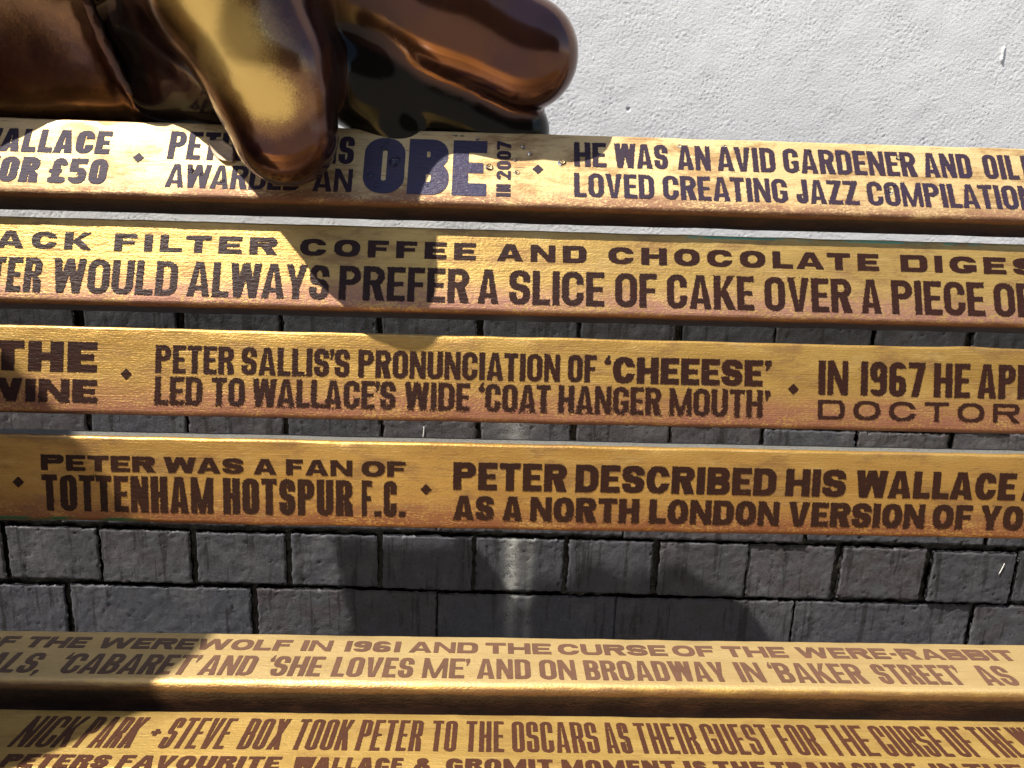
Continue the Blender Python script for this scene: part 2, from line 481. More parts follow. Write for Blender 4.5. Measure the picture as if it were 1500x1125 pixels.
# ------------------------------------------------------------------ unseen terrace behind the viewer, added to darken what gold and bronze reflect
def terrace():
    t = thing('added_terrace', 'unseen brown brick terrace added opposite the bench for dark reflections', 'building', (0, -15.0, 0))
    bm = bmesh.new()
    L, H = 34.0, 10.0
    cols = [(-L + 4 * i + 1.2, -L + 4 * i + 2.8) for i in range(17)]
    rows = [(.9, 2.9), (4.2, 6.0), (7.2, 8.8)]
    xs = sorted({-L, L, *[c for p in cols for c in p]}); zs = sorted({0, H, *[c for p in rows for c in p]})
    for xa, xb in zip(xs, xs[1:]):
        for za, zb in zip(zs, zs[1:]):
            hole = any(abs(xa - a) < 1e-6 for a, b in cols) and any(abs(za - a) < 1e-6 for a, b in rows)
            y = -.18 if hole else 0
            v = [bm.verts.new(p) for p in ((xb, y, za), (xa, y, za), (xa, y, zb), (xb, y, zb))]
            if not hole: bm.faces.new(v)
            else:
                bmesh.ops.delete(bm, geom=v, context='VERTS')
                for (p, q) in (((xa, za), (xb, za)), ((xb, za), (xb, zb)), ((xb, zb), (xa, zb)), ((xa, zb), (xa, za))):
                    bm.faces.new([bm.verts.new((p[0], 0, p[1])), bm.verts.new((q[0], 0, q[1])), bm.verts.new((q[0], -.2, q[1])), bm.verts.new((p[0], -.2, p[1]))])
    for q in ([(-L, 0, 0), (-L, -9, 0), (-L, -9, H), (-L, 0, H)], [(L, -9, 0), (L, 0, 0), (L, 0, H), (L, -9, H)], [(-L, -9, 0), (L, -9, 0), (L, -9, H), (-L, -9, H)]):
        bm.faces.new([bm.verts.new(p) for p in q])
    me = bpy.data.meshes.new('wall'); bm.to_mesh(me); bm.free()
    link('wall', me, plain('terrace_brick', (.20, .11, .07), .85), t)
    rb = mesh('roof', [(-L - .3, .4, H), (L + .3, .4, H), (L + .3, -4.5, H + 3.2), (-L - .3, -4.5, H + 3.2), (-L - .3, -9.4, H), (L + .3, -9.4, H)], [(0, 1, 2, 3), (3, 2, 5, 4), (0, 3, 4), (1, 5, 2), (0, 4, 5, 1)], False)
    link('roof', rb, plain('terrace_slate', (.07, .07, .08), .7), t)
    mg = plain('terrace_glass', (.02, .024, .03), .08); mf = plain('terrace_frame', (.6, .58, .54), .5)
    for a, b in cols:
        for za, zb in rows:
            f = bmesh.new()
            for x0, x1, z0, z1 in ((a, a + .07, za, zb), (b - .07, b, za, zb), (a + .07, b - .07, za, za + .07), (a + .07, b - .07, zb - .07, zb), ((a + b) / 2 - .03, (a + b) / 2 + .03, za + .07, zb - .07)):
                r_ = bmesh.ops.create_cube(f, size=1)
                bmesh.ops.scale(f, vec=(x1 - x0, .06, z1 - z0), verts=r_['verts']); bmesh.ops.translate(f, vec=((x0 + x1) / 2, -.15, (z0 + z1) / 2), verts=r_['verts'])
            fm = bpy.data.meshes.new('window'); f.to_mesh(fm); f.free()
            w_ = link('window', fm, mf, t)
            link('pane', mesh('pane', [(b, -.16, za), (a, -.16, za), (a, -.16, zb), (b, -.16, zb)], [(0, 1, 2, 3)], False), mg, w_)
terrace()

# ------------------------------------------------------------------ lettering: wood-type capitals cut from distance fields
def rect(X, Y, x0, y0, x1, y1):
    return np.maximum(np.abs(X - (x0 + x1) / 2) - (x1 - x0) / 2, np.abs(Y - (y0 + y1) / 2) - (y1 - y0) / 2)

def rbox(X, Y, x0, y0, x1, y1, r, corners='abcd'):
    """box with rounded corners; a=top-left b=top-right c=bottom-right d=bottom-left"""
    r = max(1e-6, min(r, (x1 - x0) / 2, (y1 - y0) / 2))
    cx, cy = (x0 + x1) / 2, (y0 + y1) / 2
    right, top = X > cx, Y > cy
    on = np.where(top, np.where(right, 'b' in corners, 'a' in corners), np.where(right, 'c' in corners, 'd' in corners))
    rr = np.where(on, r, 0.0)
    qx = np.abs(X - cx) - (x1 - x0) / 2 + rr; qy = np.abs(Y - cy) - (y1 - y0) / 2 + rr
    return np.minimum(np.maximum(qx, qy), 0) + np.hypot(np.maximum(qx, 0), np.maximum(qy, 0)) - rr

def poly(X, Y, pts):
    """convex polygon, counter-clockwise"""
    f = np.full(X.shape, -1e9)
    for (ax, ay), (bx, by) in zip(pts, pts[1:] + pts[:1]):
        l = math.hypot(bx - ax, by - ay)
        if l < 1e-9: continue
        f = np.maximum(f, ((X - ax) * (by - ay) - (Y - ay) * (bx - ax)) / l)
    return f

def glyph(ch, X, Y, w, h, s, t):
    """signed field of a capital in the box w x h, stem s, bar t (negative inside)"""
    mn, mx = np.minimum, np.maximum
    s = min(s, .46 * w) if ch not in 'I1’‘.,-' else s
    r = min(.46 * w, .34 * h) ; ri = max(r - min(s, t) * .9, .10 * w * .5)
    bar = lambda x0, y0, x1, y1: rect(X, Y, x0, y0, x1, y1)
    def oval(x0, y0, x1, y1, n=2.5):
        a, b = max((x1 - x0) / 2, 1e-3), max((y1 - y0) / 2, 1e-3)
        q = (np.abs((X - (x0 + x1) / 2) / a) ** n + np.abs((Y - (y0 + y1) / 2) / b) ** n) ** (1 / n)
        return (q - 1) * min(a, b)
    def ring(x0, y0, x1, y1, c='abcd', rr=None):
        ro = rr or r
        if c == 'abcd' and x1 - x0 > .72 * (y1 - y0):
            return mx(oval(x0, y0, x1, y1), -oval(x0 + s, y0 + t, x1 - s, y1 - t, 2.2))
        return mx(rbox(X, Y, x0, y0, x1, y1, ro, c), -rbox(X, Y, x0 + s, y0 + t, x1 - s, y1 - t, max(ro - s * .8, .06 * h), c))
    def dring(x0, y0, x1, y1, rr):
        return mx(rbox(X, Y, x0, y0, x1, y1, rr, 'bc'), -rbox(X, Y, x0 + s, y0 + t, x1 - s, y1 - t, max(rr - s * .7, .05 * h), 'bc'))
    if ch == 'I': return bar(0, 0, w, h)
    if ch in 'EFL':
        f = bar(0, 0, s, h)
        if ch in 'EL': f = mn(f, bar(0, 0, w, t))
        if ch in 'EF': f = mn(mn(f, bar(0, h - t, w, h)), bar(0, .5 * h - t * .42, w * .90, .5 * h + t * .42))
        return f
    if ch == 'H': return mn(mn(bar(0, 0, s, h), bar(w - s, 0, w, h)), bar(0, .5 * h - t / 2, w, .5 * h + t / 2))
    if ch == 'T': return mn(bar(0, h - t, w, h), bar(w / 2 - s / 2, 0, w / 2 + s / 2, h))
    if ch in 'OQ0':
        f = ring(0, 0, w, h)
        if ch == 'Q': f = mn(f, poly(X, Y, [(w * .5, .25 * h), (w * .75, -.04 * h), (w, -.04 * h), (w * .7, .3 * h)]))
        return f
    if ch == 'D': return mn(dring(0, 0, w, h, r), bar(0, 0, s, h))
    if ch == 'C': return mx(ring(0, 0, w, h), -bar(w - s * 1.2, .38 * h, w * 1.3, .63 * h))
    if ch == 'G':
        f = mx(ring(0, 0, w, h), -bar(w - s * 1.2, .50 * h, w * 1.3, .66 * h))
        return mn(f, mn(bar(w - s, .10 * h, w, .50 * h), bar(w * .52, .50 * h - t * .8, w, .50 * h)))
    if ch == 'U': return mx(mx(rbox(X, Y, 0, 0, w, h * 2, r, 'cd'), -rbox(X, Y, s, t, w - s, h * 3, max(r - s * .8, .05 * h), 'cd')), Y - h)
    if ch == 'J': return mx(mx(mx(rbox(X, Y, 0, 0, w, h * 2, r, 'cd'), -rbox(X, Y, s, t, w - s, h * 3, max(r - s * .8, .05 * h), 'cd')), Y - h), -bar(-1, .38 * h, w - s, h * 2))
    if ch in 'PR':
        lo = .44 * h
        f = mn(bar(0, 0, s, h), dring(0, lo, w, h, min(r, .27 * h)))
        if ch == 'R' and s < .36 * w:
            f = mn(f, poly(X, Y, [(w - s * 1.2, 0), (w * 1.02, 0), (w * .58 + s * .6, .5 * h), (w * .58 - s * .6, .5 * h)]))
        elif ch == 'R':
            f = mn(f, poly(X, Y, [(w - s * .98, 0), (w + .04 * w, 0), (w - .02 * w, .34 * h), (w * .72, .5 * h), (w - s - .08 * w, .5 * h)]))
        return f
    if ch == 'B': return mn(mn(bar(0, 0, s, h), dring(0, .47 * h - t * .1, w * .97, h, min(r, .25 * h))), dring(0, 0, w, .53 * h + t * .25, min(r, .26 * h)))
    if ch in 'S':
        k = t * .55
        a = mx(ring(0, .5 * h - k, w, h), -bar(w * .5, .5 * h + k * .9, w * 1.3, .66 * h)); a = mx(a, -bar(w - s * .96, .36 * h, w * 1.2, .5 * h + k * .2) )
        a = mx(a, -bar(w * .55, 0, w * 1.3, .64 * h))
        b = mx(ring(0, 0, w, .5 * h + k), -bar(-w, .35 * h, w * .45, 2 * h))
        d = poly(X, Y, [(w * .22, .5 * h), (w * .60, .5 * h - k * 1.5), (w * .78, .5 * h), (w * .40, .5 * h + k * 1.5)])
        return mn(mn(a, b), d)
    if ch == 'A':
        ap = max(s * .56, .05 * w)
        f = poly(X, Y, [(0, 0), (w, 0), (w / 2 + ap, h), (w / 2 - ap, h)])
        ib = s * .98
        cut = poly(X, Y, [(ib, -.01 * h), (w - ib, -.01 * h), (w / 2 + .012 * w, h - t * 1.25), (w / 2 - .012 * w, h - t * 1.25)])
        f2 = mx(f, -cut)
        return mn(f2, mx(f, bar(0, .17 * h, w, .17 * h + t * .82)))
    if ch in 'VY':
        if ch == 'V': return mx(poly(X, Y, [(w / 2 - s * .56, 0), (w / 2 + s * .56, 0), (w, h), (0, h)]), -poly(X, Y, [(w / 2 - .01 * w, t * 1.3), (w / 2 + .01 * w, t * 1.3), (w - s, h * 1.01), (s, h * 1.01)]))
        f = mx(poly(X, Y, [(w / 2 - s * .54, .36 * h), (w / 2 + s * .54, .36 * h), (w, h), (0, h)]), -poly(X, Y, [(w / 2 - .01 * w, .58 * h), (w / 2 + .01 * w, .58 * h), (w - s, h * 1.01), (s, h * 1.01)]))
        return mn(f, bar(w / 2 - s / 2, 0, w / 2 + s / 2, .5 * h))
    if ch == 'W':
        q = w / 4; g = s * .5
        f = np.full(X.shape, 1e9)
        for (tx, bx) in ((s * .5, q), (w / 2, q + .0 * w), (w / 2, w - q), (w - s * .5, w - q)):
            p = [(bx - g, 0), (bx + g, 0), (tx + g, h), (tx - g, h)]
            f = mn(f, poly(X, Y, p))
        return f
    if ch == 'M':
        s *= .84
        f = mn(bar(0, 0, s * .95, h), bar(w - s * .95, 0, w, h))
        for sg in (0, 1):
            p = [(w / 2 - s * .42, .0), (w / 2 + s * .42, .0), (s, h), (0, h)]
            if sg: p = [(w / 2 - s * .42, .0), (w / 2 + s * .42, .0), (w, h), (w - s, h)]
            f = mn(f, poly(X, Y, p))
        return f
    if ch == 'N': return mn(mn(bar(0, 0, s * .84, h), bar(w - s * .84, 0, w, h)), poly(X, Y, [(w - s * .95, 0), (w, 0), (s * .95, h), (0, h)]))
    if ch == 'K':
        f = bar(0, 0, s, h)
        f = mn(f, poly(X, Y, [(s * .6, .30 * h), (s * 1.2, .42 * h), (w, h), (w - s * 1.05, h)]))
        return mn(f, poly(X, Y, [(w - s * 1.02, 0), (w * 1.04, 0), (s * 1.15 + .16 * w, .70 * h), (s * .85, .50 * h)]))
    if ch == 'X': return mn(poly(X, Y, [(0, 0), (s * 1.05, 0), (w, h), (w - s * 1.05, h)]), poly(X, Y, [(w - s * 1.05, 0), (w, 0), (s * 1.05, h), (0, h)]))
    if ch == 'Z': return mn(mn(bar(0, 0, w, t), bar(0, h - t, w, h)), poly(X, Y, [(0, t * .5), (s * 1.1, t * .5), (w, h - t * .5), (w - s * 1.1, h - t * .5)]))
    if ch == '1': return mn(bar(w - s, 0, w, h), poly(X, Y, [(0, .74 * h), (0, .80 * h - t * .2), (w - s * .9, .80 * h), (w - s * .2, h), (w - s, h)][::1])) if w > s * 1.2 else bar(0, 0, w, h)
    if ch == '2': return mn(mn(mx(ring(0, .48 * h, w, h), -mx(X - w * .55, Y - .70 * h)), bar(0, 0, w, t)), poly(X, Y, [(0, 0), (s, t * .6), (w, .66 * h), (w - s, .70 * h)]))
    if ch == '5':
        f = mn(bar(0, h - t, w * .95, h), bar(0, .46 * h, s, h))
        b = mx(ring(0, 0, w, .64 * h), -bar(-w, .24 * h, w * .42, .50 * h))
        return mn(f, mx(b, -bar(-w, .24 * h, s * 1.0, .46 * h)))
    if ch == '6': return mn(mx(ring(0, 0, w, h), -bar(w * .52, .30 * h, w * 1.3, h - t * 1.15)), ring(0, 0, w, .60 * h))
    if ch == '9': return mn(mx(ring(0, 0, w, h), -bar(-w, t * 1.15, w * .48, .70 * h)), ring(0, .40 * h, w, h))
    if ch == '7': return mn(bar(0, h - t, w, h), poly(X, Y, [(w * .18, 0), (w * .18 + s * 1.05, 0), (w, h - t * .5), (w - s * 1.05, h - t * .5)]))
    if ch == '£':
        f = mx(ring(w * .16, .34 * h, w * .95, h), -mx(X * 0 + .5 * w - X, Y - .70 * h))
        f = mn(f, bar(w * .16, .10 * h, w * .16 + s, .70 * h))
        return mn(mn(f, bar(0, .40 * h, w * .72, .40 * h + t * .7)), rbox(X, Y, 0, 0, w, t * 1.1, t * .5))
    if ch == '&':
        f = mn(ring(w * .10, .50 * h, w * .66, h), ring(0, 0, w * .74, .56 * h))
        return mn(f, poly(X, Y, [(w - s * 1.0, 0), (w, 0), (w * .30 + s * .4, .70 * h), (w * .22, .62 * h)]))
    if ch == '+': return mn(bar(0, .50 * h - t * .45, w, .50 * h + t * .45), bar(w / 2 - s * .45, .5 * h - w * .58, w / 2 + s * .45, .5 * h + w * .58))
    if ch == '’': return mn(rbox(X, Y, 0, .78 * h, w, h, w * .3), poly(X, Y, [(w * .15, .62 * h), (w * .45, .62 * h), (w, .86 * h), (w * .3, .86 * h)]))
    if ch == '‘': return mn(rbox(X, Y, 0, .70 * h, w, .90 * h, w * .3), poly(X, Y, [(0, .82 * h), (w * .7, .82 * h), (w * .85, 1.04 * h), (w * .55, 1.04 * h)]))
    if ch == '.': return bar(0, 0, w, t * .95)
    if ch == ',': return mn(bar(0, 0, w, t * .9), poly(X, Y, [(w * .1, -.14 * h), (w * .4, -.14 * h), (w, .05 * h), (w * .3, .05 * h)]))
    if ch == '-': return bar(0, .46 * h - t * .45, w, .46 * h + t * .45)
    if ch == '◆': return np.abs(X - w / 2) / (w / 2) * .5 * h + np.abs(Y - h / 2) - h / 2
    raise KeyError(ch)

NAT = dict(E=.84, F=.80, L=.80, T=.92, M=1.34, W=1.50, J=.80, S=.96, A=1.10, V=1.06, Y=1.04, N=1.04, K=1.06, X=1.06, O=1.0)
FIX = {'I': 1.0, '’': .72, '‘': .72, '.': .9, ',': .8, '-': 1.1, '1': 1.32}
noise_seed = [100]

def march(F_, x0, y0, c):
    """filled polygons of F_<0 in the plane: full cells merged in runs, border cells clipped"""
    nx, ny = F_.shape
    ins = F_ < 0
    cnt = ins[:-1, :-1].astype(int) + ins[1:, :-1] + ins[1:, 1:] + ins[:-1, 1:]
    V, Fc = [], []
    full = cnt == 4
    for j in range(ny - 1):
        col = full[:, j]
        if not col.any(): continue
        d = np.diff(np.concatenate([[0], col.astype(int), [0]]))
        for a, b in zip(np.where(d == 1)[0], np.where(d == -1)[0]):
            n = len(V)
            V += [(x0 + a * c, y0 + j * c), (x0 + b * c, y0 + j * c), (x0 + b * c, y0 + (j + 1) * c), (x0 + a * c, y0 + (j + 1) * c)]
            Fc.append((n, n + 1, n + 2, n + 3))
    for i, j in np.argwhere((cnt > 0) & (cnt < 4)):
        pts = []
        q = [(i, j), (i + 1, j), (i + 1, j + 1), (i, j + 1)]
        for k in range(4):
            a, b = q[k], q[(k + 1) % 4]
            fa, fb = F_[a], F_[b]
            if fa < 0: pts.append((x0 + a[0] * c, y0 + a[1] * c))
            if (fa < 0) != (fb < 0):
                t = fa / (fa - fb)
                pts.append((x0 + (a[0] + t * (b[0] - a[0])) * c, y0 + (a[1] + t * (b[1] - a[1])) * c))
        n = len(V); V += pts; Fc.append(tuple(range(n, n + len(pts))))
    return V, Fc

def set_words(words, vb, vt, stem, bar, gap=.30, wear=.30, chips=.0, lowwear=.0):
    """words: (text, u0, u1) in mm on the slat face, baseline vb, cap height vt -> mesh data in metres"""
    h = vt - vb
    V, Fc = [], []
    for text, u0, u1 in words:
        g = gap * stem
        wide = text in '‘’+&◆'
        nat = [u1 - u0] if wide else [FIX[ch] * stem if ch in FIX else None for ch in text]
        if not wide:
            gl = [g * (.45 if (a in 'ALTVYW' and b in 'ATVYWJ’') or a in '‘’' or b in '‘’' else 1) for a, b in zip(text, text[1:])]
            free = (u1 - u0) - sum(gl) - sum(x for x in nat if x is not None)
            k = free / max(1e-6, sum(NAT.get(ch, 1.0) for ch, x in zip(text, nat) if x is None))
            nat = [x if x is not None else NAT.get(ch, 1.0) * k for ch, x in zip(text, nat)]
            if free <= 0: nat = [(u1 - u0 - sum(gl))]
        else: gl = []
        u = u0
        for i, (ch, w) in enumerate(zip(text, nat)):
            c = .42 if h < 40 else .6
            m = 1.4
            nx, ny = int((w * 1.08 + 2 * m) / c) + 2, int((h * 1.2 + 2 * m) / c) + 2
            X, Y = np.meshgrid(-m + np.arange(nx) * c, -m - .15 * h + np.arange(ny) * c, indexing='ij')
            f = glyph(ch, X, Y, w, h, stem, bar)
            noise_seed[0] += 1
            n1 = fnoise((nx, ny), c, .45, 1.6, .35, noise_seed[0])       # ragged along the grain
            n2 = fnoise((nx, ny), c, 1.5, 6.0, .6, noise_seed[0] + 5000)
            low = 1 + lowwear * np.clip(1 - Y / (.55 * h), 0, 1)
            f = f + wear * low * (.40 * n1 + .30 * n2)
            if chips:
                n3 = fnoise((nx, ny), c, .5, 2.6, .8, noise_seed[0] + 9000)
                f = np.maximum(f, .5 * (n3 * .75 + n2 * .45 - 2.5 + chips * low))
            f[0, :] = f[-1, :] = 1; f[:, 0] = f[:, -1] = 1
            v, q = march(f, (u - m), (vb - m - .15 * h), c)
            n = len(V); V += v; Fc += [tuple(a + n for a in face) for face in q]
            u += w + (gl[i] if i < len(gl) else 0)
    return np.array(V), Fc

def lettering(parent, words, vb, vt, stem, bar, mat=None, turn=None, label=None, name='lettering', proud=.00035, **kw):
    V, Fc = set_words(words, vb, vt, stem, bar, **kw)
    if turn:                                  # line set on its side, reading upwards; turn = (u, v) of the line's lower right corner
        V = np.stack([turn[0] - V[:, 1], turn[1] + V[:, 0]], 1)
    co = np.stack([V[:, 0], np.full(len(V), -proud * 1000), V[:, 1]], 1) / 1000
    o = link(name, mesh(name, co, Fc, False), mat or M_letter, parent)
    if label: o['label'] = label
    sm = o.modifiers.new('thickness', 'SOLIDIFY'); sm.thickness = .0003; sm.offset = -1
    return o

# line settings: slat, baseline and cap height in mm from the middle of the face, stem, bar, letter gap, words with their start and end in mm
LINES = [
    (1, 2.4, 24.3, 6.4, 4.8, 0.3, [('WALLACE', -426.0, -316.1)]),
    (1, -25.9, -2.4, 6.8, 5.2, 0.3, [('FOR', -412.6, -368.4), ('£50', -360.3, -314.3)]),
    (1, -0.3, 26.3, 5.2, 4.3, 0.38, [('PETER', -269.0, -200.2), ('SALLIS', -193.0, -118.2)]),
    (1, -26.7, -5.0, 4.2, 3.5, 0.38, [('AWARDED', -266.7, -159.4), ('AN', -149.0, -117.6)]),
    (1, -26.7, 25.9, 14.7, 11.6, 0.2, [('OBE', -109.4, -8.9)]),
    (1, 4.0, 27.6, 4.6, 3.8, 0.38, [('HE', 63.2, 89.9), ('WAS', 96.7, 141.3), ('AN', 149.3, 176.8), ('AVID', 182.5, 231.4), ('GARDENER', 238.3, 350.6), ('AND', 357.0, 397.8), ('OIL', 408.3, 437.6), ('PAINTER', 441.7, 537.6)]),
    (1, -24.8, -2.2, 4.4, 3.6, 0.38, [('LOVED', 62.8, 128.5), ('CREATING', 135.8, 238.7), ('JAZZ', 246.1, 297.9), ('COMPILATIONS', 305.4, 460.5)]),
    (2, 8.6, 23.0, 6.5, 3.6, 0.95, [('BLACK', -448.8, -328.0), ('FILTER', -309.4, -178.4), ('COFFEE', -159.6, -16.3), ('AND', 1.0, 74.7), ('CHOCOLATE', 92.8, 318.5), ('DIGESTIVES', 336.9, 576.9)]),
    (2, -27.7, 0.9, 5.6, 4.6, 0.38, [('PETER', -435.4, -364.7), ('WOULD', -355.5, -256.5), ('ALWAYS', -248.3, -134.7), ('PREFER', -126.4, -21.2), ('A', -13.9, 2.8), ('SLICE', 11.7, 89.4), ('OF', 98.4, 132.7), ('CAKE', 141.1, 212.9), ('OVER', 221.9, 294.1), ('A', 302.1, 318.7), ('PIECE', 327.8, 405.8), ('OF', 413.8, 447.2)]),
    (3, -1.5, 23.0, 10.3, 6.1, 0.34, [('THE', -406.4, -322.2)]),
    (3, -26.4, -7.6, 7.9, 4.7, 0.34, [('WINE', -416.6, -321.6)]),
    (3, -0.6, 22.0, 4.4, 3.6, 0.38, [('PETER', -275.0, -212.1), ('SALLIS’S', -205.5, -117.8), ('PRONUNCIATION', -110.5, 55.0), ('OF', 61.8, 85.0)]),
    (3, -0.6, 21.2, 6.3, 4.8, 0.3, [('‘', 91.8, 97.4), ('CHEEESE', 99.1, 223.9), ('’', 225.6, 231.3)]),
    (3, -26.4, -3.6, 4.4, 3.6, 0.38, [('LED', -275.0, -236.9), ('TO', -229.2, -202.7), ('WALLACE’S', -196.0, -79.8), ('WIDE', -72.0, -18.7), ('‘', -11.4, -6.9), ('COAT', -5.8, 47.7), ('HANGER', 54.5, 139.4), ('MOUTH', 146.8, 224.4), ('’', 226.1, 230.7)]),
    (3, -6.3, 22.2, 5.6, 4.6, 0.38, [('IN', 270.9, 295.7), ('1967', 304.9, 360.9), ('HE', 368.4, 399.1), ('APPEARED', 405.5, 532.7)]),
    (3, -26.6, -10.6, 3.8, 2.7, 2.0, [('DOCTOR', 271.0, 441.5), ('WHO', 466.0, 556.7)]),
    (4, 7.4, 20.3, 5.4, 3.2, 0.34, [('PETER', -360.3, -270.0), ('WAS', -262.9, -199.7), ('A', -191.5, -172.9), ('FAN', -165.3, -112.1), ('OF', -104.4, -69.1)]),
    (4, -25.8, 4.0, 5.8, 4.8, 0.38, [('TOTTENHAM', -360.4, -224.2), ('HOTSPUR', -216.0, -112.1), ('F.C.', -104.3, -68.9)]),
    (4, -2.1, 20.8, 6.6, 5.0, 0.3, [('PETER', -30.4, 61.9), ('DESCRIBED', 69.2, 234.4), ('HIS', 242.3, 292.2), ('WALLACE', 300.8, 434.5), ('AS', 439.7, 476.0)]),
    (4, -27.5, -7.0, 5.9, 4.5, 0.3, [('AS', -29.9, 3.0), ('A', 10.2, 26.4), ('NORTH', 33.1, 122.4), ('LONDON', 130.9, 238.5), ('VERSION', 246.4, 360.2), ('OF', 367.1, 400.4), ('YORKSHIRE', 407.3, 560.4)]),
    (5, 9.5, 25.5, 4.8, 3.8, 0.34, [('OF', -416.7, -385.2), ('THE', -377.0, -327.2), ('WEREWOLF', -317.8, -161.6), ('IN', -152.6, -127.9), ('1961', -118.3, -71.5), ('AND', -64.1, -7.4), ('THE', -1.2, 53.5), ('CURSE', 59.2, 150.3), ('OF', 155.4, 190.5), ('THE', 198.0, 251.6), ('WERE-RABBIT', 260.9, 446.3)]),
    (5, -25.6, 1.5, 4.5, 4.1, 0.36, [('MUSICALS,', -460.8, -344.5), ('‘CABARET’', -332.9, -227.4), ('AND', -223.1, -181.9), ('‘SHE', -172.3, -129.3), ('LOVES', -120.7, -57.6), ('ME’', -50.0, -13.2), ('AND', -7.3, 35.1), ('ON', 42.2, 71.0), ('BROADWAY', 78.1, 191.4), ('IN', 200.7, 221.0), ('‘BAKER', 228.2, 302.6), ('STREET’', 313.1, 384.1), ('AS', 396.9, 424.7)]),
    (6, -9.5, 26.2, 3.5, 3.4, 0.5, [('NICK', -328.5, -289.1), ('PARK', -284.3, -245.6), ('+', -237.8, -231.0), ('STEVE', -226.7, -181.6), ('BOX', -172.3, -142.7), ('TOOK', -135.4, -95.9), ('PETER', -90.5, -45.1), ('TO', -38.2, -20.1), ('THE', -13.7, 13.7), ('OSCARS', 19.6, 81.6), ('AS', 86.6, 104.9), ('THEIR', 109.9, 154.1), ('GUEST', 159.1, 209.1), ('FOR', 214.2, 241.8), ('THE', 247.4, 281.2), ('CURSE', 286.2, 334.5), ('OF', 338.5, 356.4), ('THE', 361.0, 388.0), ('WERE-RABBIT', 391.5, 497.9)]),
    (6, -30.7, -17.2, 4.6, 3.1, 0.34, [('PETERS', -322.1, -251.6), ('FAVOURITE', -245.3, -137.7), ('WALLACE', -128.6, -55.1), ('&', -47.2, -33.4), ('GROMIT', -26.0, 46.9), ('MOMENT', 52.9, 131.1), ('IS', 137.2, 152.3), ('THE', 157.9, 193.4), ('TRAIN', 198.1, 249.5), ('CHASE', 254.2, 299.6), ('IN', 309.2, 328.4), ('THE', 333.1, 374.0)]),
]

# ------------------------------------------------------------------ bench
BY = 0.56
bench = thing('bench', 'gold painted bench with dark brown lettering covering every slat', 'bench', (0, BY, 0))
LX0, LX1 = -1.25, 1.12

def slat_mesh(r_front_top, r_front_bot, seed, knock=()):
    """rounded plank, origin on the middle of its face; x along, y into the thickness, z up the face"""
    sec = []
    def corner(cy, cz, r, a0, n=6):
        for i in range(n + 1):
            a = math.radians(a0 + 90 * i / n)
            sec.append((cy + r * math.cos(a), cz + r * math.sin(a)))
    h = W / 2
    corner(r_front_top, h - r_front_top, r_front_top, 90)                 # front top (y=0 side)
    for k in range(1, 8): sec.append((0, h - r_front_top - (W - r_front_top - r_front_bot) * k / 8))
    corner(r_front_bot, -h + r_front_bot, r_front_bot, 180)
    corner(T - .003, -h + .003, .003, 270)
    corner(T - .003, h - .003, .003, 0)
    sec = np.array(sec)
    xs = np.concatenate([[LX0], np.arange(LX0 + .03, -.5, .03), np.arange(-.5, .52, .004), np.arange(.52, LX1, .03), [LX1]])
    n, k = len(xs), len(sec)
    nz = fnoise((n, k), .004, .012, .05, seed=seed) * .00006
    ez = np.zeros((n, k))
    big = fnoise((n, 4), .004, .05, .3, seed=seed + 1)[:, :1] * .00012
    c = np.array([T / 2, 0])
    d = sec - c; d /= np.linalg.norm(d, axis=1)[:, None]
    flat = (np.abs(sec[:, 0]) < 1e-6)
    amp = np.where(flat, 0.0, 1.0)[None, :]
    off = (nz + big) * amp
    for x0, w_, a_, edge in knock:            # a chip knocked out of, or a swelling on, one arris
        e = np.exp(-((xs - x0) / w_) ** 2)[:, None]
        m = ((sec[:, 1] > h - .008) if edge == 't' else (sec[:, 1] < -h + .008)) & (sec[:, 0] < .008)
        off = off + e * a_ * m[None, :]
    Y = sec[None, :, 0] + off * d[None, :, 0]; Z = sec[None, :, 1] + off * d[None, :, 1]
    X = np.repeat(xs[:, None], k, 1)
    V = np.stack([X, Y, Z], -1).reshape(-1, 3)
    i, j = np.meshgrid(np.arange(n - 1), np.arange(k), indexing='ij')
    jn = (j + 1) % k
    Q = np.stack([i * k + j, i * k + jn, (i + 1) * k + jn, (i + 1) * k + j], -1).reshape(-1, 4)
    me = mesh('slat', V, [tuple(q) for q in Q.tolist()] + [tuple(range(k))[::-1], tuple(range((n - 1) * k, n * k))])
    bm = bmesh.new(); bm.from_mesh(me); bmesh.ops.recalc_face_normals(bm, faces=bm.faces); bm.to_mesh(me); bm.free()
    return me

